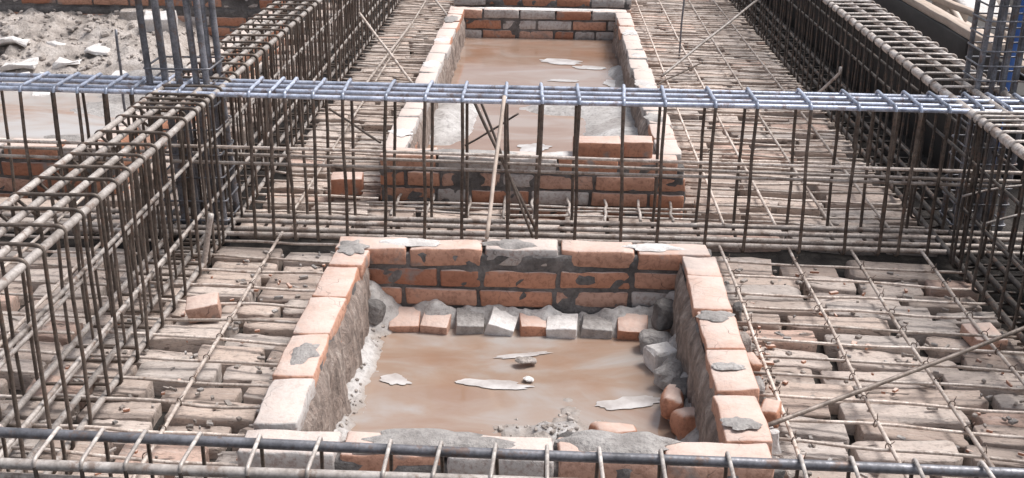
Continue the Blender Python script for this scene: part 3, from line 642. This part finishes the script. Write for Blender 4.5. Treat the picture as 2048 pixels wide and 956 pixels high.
rebar_mesh('thin rebar mesh over the stones under the right rebar beam', 1.5, 1.8, 2.4, 3.5, [1.62, 1.76], lambda y: .1, lambda y: -.02, .006, .005, zt=.02, ties=False, mat='rust')
rebar_mesh('rebar mesh over the stones in the bay left of the left beam', -2.6, -1.42, 2.2, 4.2, [-1.6, -1.85, -2.1, -2.35], lambda y: .13, lambda y: -.03, .006, .005, ties=False, mat='pale')

# column starter bars
def column(label, xs, ys, z1, r, mat, ties, rt_, mt, lean=0., x_pad=.012):
    e = empty('column_cage', label, 'rebar column', (sum(xs)/len(xs), sum(ys)/len(ys), 0))
    for i, x in enumerate(xs):
        for j, y in enumerate(ys):
            if 0 < j < len(ys)-1 and 0 < i < len(xs)-1: continue
            bar('upright_bar', e, (x, y, -.1), (x-lean+RND.uniform(-.01, .01), y+RND.uniform(-.01, .01), z1+RND.uniform(-.2, .2)), r, mat, .008, 16, 9)
    x0, x1, y0, y1 = xs[0]-r-rt_, xs[-1]+r+rt_, ys[0]-r-rt_, ys[-1]+r+rt_
    for z in ties:
        mb = MB(); rc = .015; pts = []
        for (cu, cv, a0) in ((x1-rc, y1-rc, 0), (x0+rc, y1-rc, 90), (x0+rc, y0+rc, 180), (x1-rc, y0+rc, 270)):
            for i in range(4): a = math.radians(a0+30*i); pts.append(Vector((cu+rc*math.cos(a)-lean*z/z1, cv+rc*math.sin(a), z+.01*(cu-x0))))
        mb.tube(pts, rt_, 6, True); mb.build('link', M[mt], e)
    for ch in e.children: ch.matrix_parent_inverse = Matrix.Translation(-e.location)
column('tall grey starter bars of the left column rising through the beam crossing', [-1.415, -1.355, -1.305, -1.245, -1.205], [4.02, 4.19], 2.6, .0125, 'grey', seq(.05, .62, .09)+[.64, 1.5, 1.9, 2.3], .004, 'grey', .11)
column('dark right column cage with closely stacked links behind the middle beam', [1.60, 1.645, 1.69, 1.735, 1.78], [4.2, 4.34], 2.6, .010, 'grey', seq(.05, .6, .08)+[.62+.055*i for i in range(36)], .0036, 'grey', -.02)
# ------------------------------------------------------------------ formwork, timber and junk at the top right
def plank(name, label, cat, a, b, w_, h, mat, rot_extra=0, seed=1):
    a, b = Vector(a), Vector(b); d = b-a; L = d.length; mb = MB(); mb.block((0, 0, 0), (w_, L, h), 0, .003, seed, 0, 0, (2, int(L*8)+2, 2), .004)
    o = mb.build(name, M[mat]); o.location = (a+b)/2; o.rotation_euler = (math.asin(max(-1, min(1, d.z/L))), 0, math.atan2(-d.x, d.y)); return tag(o, label, cat)
plank('formwork_board', 'long dark plywood formwork board standing beyond the right rebar beam', 'formwork', (1.885, 5.12, .235), (1.86, 10.5, .235), .03, .70, 'board', 0, 3)
plank('formwork_board', 'short dark plywood formwork board at the near end of the long one', 'formwork', (1.93, 4.72, .225), (1.885, 5.10, .225), .03, .68, 'board', 0, 4)
plank('formwork_board', 'dark plywood formwork board beside the right beam this side of the middle beam', 'formwork', (1.87, 1.6, .22), (1.87, 3.86, .22), .03, .68, 'board', 0, 5)
plank('timber_rail', 'pale timber rail capping the long dark formwork board', 'timber', (1.915, 4.86, .605), (1.88, 10.4, .605), .06, .04, 'timber', 0, 6)
plank('timber_plank', 'loose white timber plank lying askew behind the capped board', 'timber', (2.10, 5.15, .63), (1.90, 6.5, .64), .035, .03, 'timber', 0, 7)
for i, (x, z) in enumerate(((2.12, .0), (2.34, .05), (2.56, .0), (2.78, .05))):
    plank('timber_plank', ['dark timber plank nearest the capped board in the lower pile', 'second timber plank from the capped board in the lower pile', 'third timber plank from the capped board in the lower pile', 'outermost timber plank of the pile far right'][i], 'timber', (x+.1, 5.2, .30+z), (x, 7.8, .30+z), .17, .05, 'board' if i % 2 == 0 else 'timber', 0, 9+i)
for i, y in enumerate((5.4, 6.4, 7.4)):
    plank('timber_bearer', ['nearest timber bearer carrying the plank pile', 'middle timber bearer carrying the plank pile', 'far timber bearer carrying the plank pile'][i], 'timber', (2.0, y, .07), (3.0, y, .07), .09, .38, 'board', 0, 20+i)
# overturned plastic chair
ch = empty('plastic_chair', 'overturned off white plastic chair on the timber pile at the top right', 'chair', (2.2, 5.85, .40))
mb = MB(); mb.block((2.22, 5.93, .60), (.26, .24, .03), .35, .006, 5, 0, 0, (6, 6, 1), .012, (.35, .1)); mb.build('seat', M['plaster'], ch)
mb = MB(); mb.block((2.14, 6.12, .62), (.26, .03, .3), .35, .006, 6, 0, 0, (6, 1, 6), .012, (.2, .1)); mb.build('backrest', M['plastic'], ch)
for a, b, c_ in (((2.05, 5.95, .62), (2.03, 5.72, .58), (2.10, 5.6, .44)), ((2.33, 6.05, .62), (2.36, 5.78, .60), (2.26, 5.58, .46)), ((2.12, 6.1, .55), (2.02, 6.14, .45), (1.99, 6.15, .38)), ((2.34, 6.15, .55), (2.42, 6.1, .45), (2.45, 6.05, .38))):
    mb = MB(); A, B_, C_ = Vector(a), Vector(b), Vector(c_); mb.tube([((1-t)**2)*A+2*t*(1-t)*B_+t*t*C_ for t in [q/8 for q in range(9)]], .017, 8); mb.build('leg', M['plastic'], ch)
mb = MB(); mb.tube([Vector((2.10, 5.6, .46)), Vector((2.18, 5.56, .45)), Vector((2.26, 5.58, .47))], .014, 8); mb.build('stretcher', M['plastic'], ch)
for c_ in ch.children: c_.matrix_parent_inverse = Matrix.Translation(-ch.location)
loose('water_pipe', 'upright blue plastic pipe behind the right column cage', (1.84, 4.55, -.1), (1.86, 4.55, 2.4), .03, 'bluepipe', 'pipe', .004)

# ------------------------------------------------------------------ loose bricks and chunks
chunk('brick', 'orange brick on the long pit front wall, left of the paler brick', 'brick', (.21, 4.44, .255), (.19, .1, .065), .03, 'brick', 801, None, .003, (0, 0), .32, .006)
chunk('brick', 'pale orange brick on the long pit front wall, right of the other brick', 'brick', (.375, 4.46, .255), (.12, .1, .065), -.05, 'brick', 802, None, .003, (0, 0), .5, .006)
chunk('brick', 'dark brown brick lying on the mesh left of the long pit corner', 'brick', (-.82, 4.48, .06), (.13, .1, .07), .1, 'brick', 803, None, .004, (0, 0), .05, .006)
chunk('brick', 'pinkish brick tilted on the left mesh beside the left rebar beam', 'brick', (-1.07, 3.25, .05), (.10, .08, .055), .2, 'brick', 804, None, .004, (.1, -.15), .72, .006)
chunk('brick', 'pale pink brick lying on the stones beside the foot of the right beam', 'brick', (1.39, 3.26, .02), (.10, .12, .04), .1, 'brick', 805, None, .004, (0, 0), .7, .006)
OC = [((.635, 3.34), .05, 'mortar', 'dark mortar lump outside the near pit right wall by the far corner'), ((.62, 3.12), .07, 'debris', 'brown stone wedged outside the near pit right wall, farthest of the wedged pieces'), ((.615, 2.98), .08, 'brick', 'small brick piece wedged outside the near pit right wall'), ((.61, 2.84), .08, 'cement', 'grey stone wedged outside the near pit right wall, mid way along'), ((.625, 2.70), .09, 'brick', 'brown brick bat standing outside the near pit right wall'), ((.60, 2.58), .08, 'plaster', 'pale brick bat outside the near pit right wall by the long rod end'), ((.62, 2.42), .09, 'debris', 'brown stone outside the near pit right wall at the near corner')]
for i, ((x, y), s_, m_, lab) in enumerate(OC):
    chunk('stone_chunk', lab, 'rubble', (x, y, .03), (s_*.55, s_*.8, .08), RND.uniform(-.4, .4), m_, 900+i, None, .01, (RND.uniform(-.3, .3), RND.uniform(-.2, .2)), .4, .012)
bpy.context.view_layer.update()
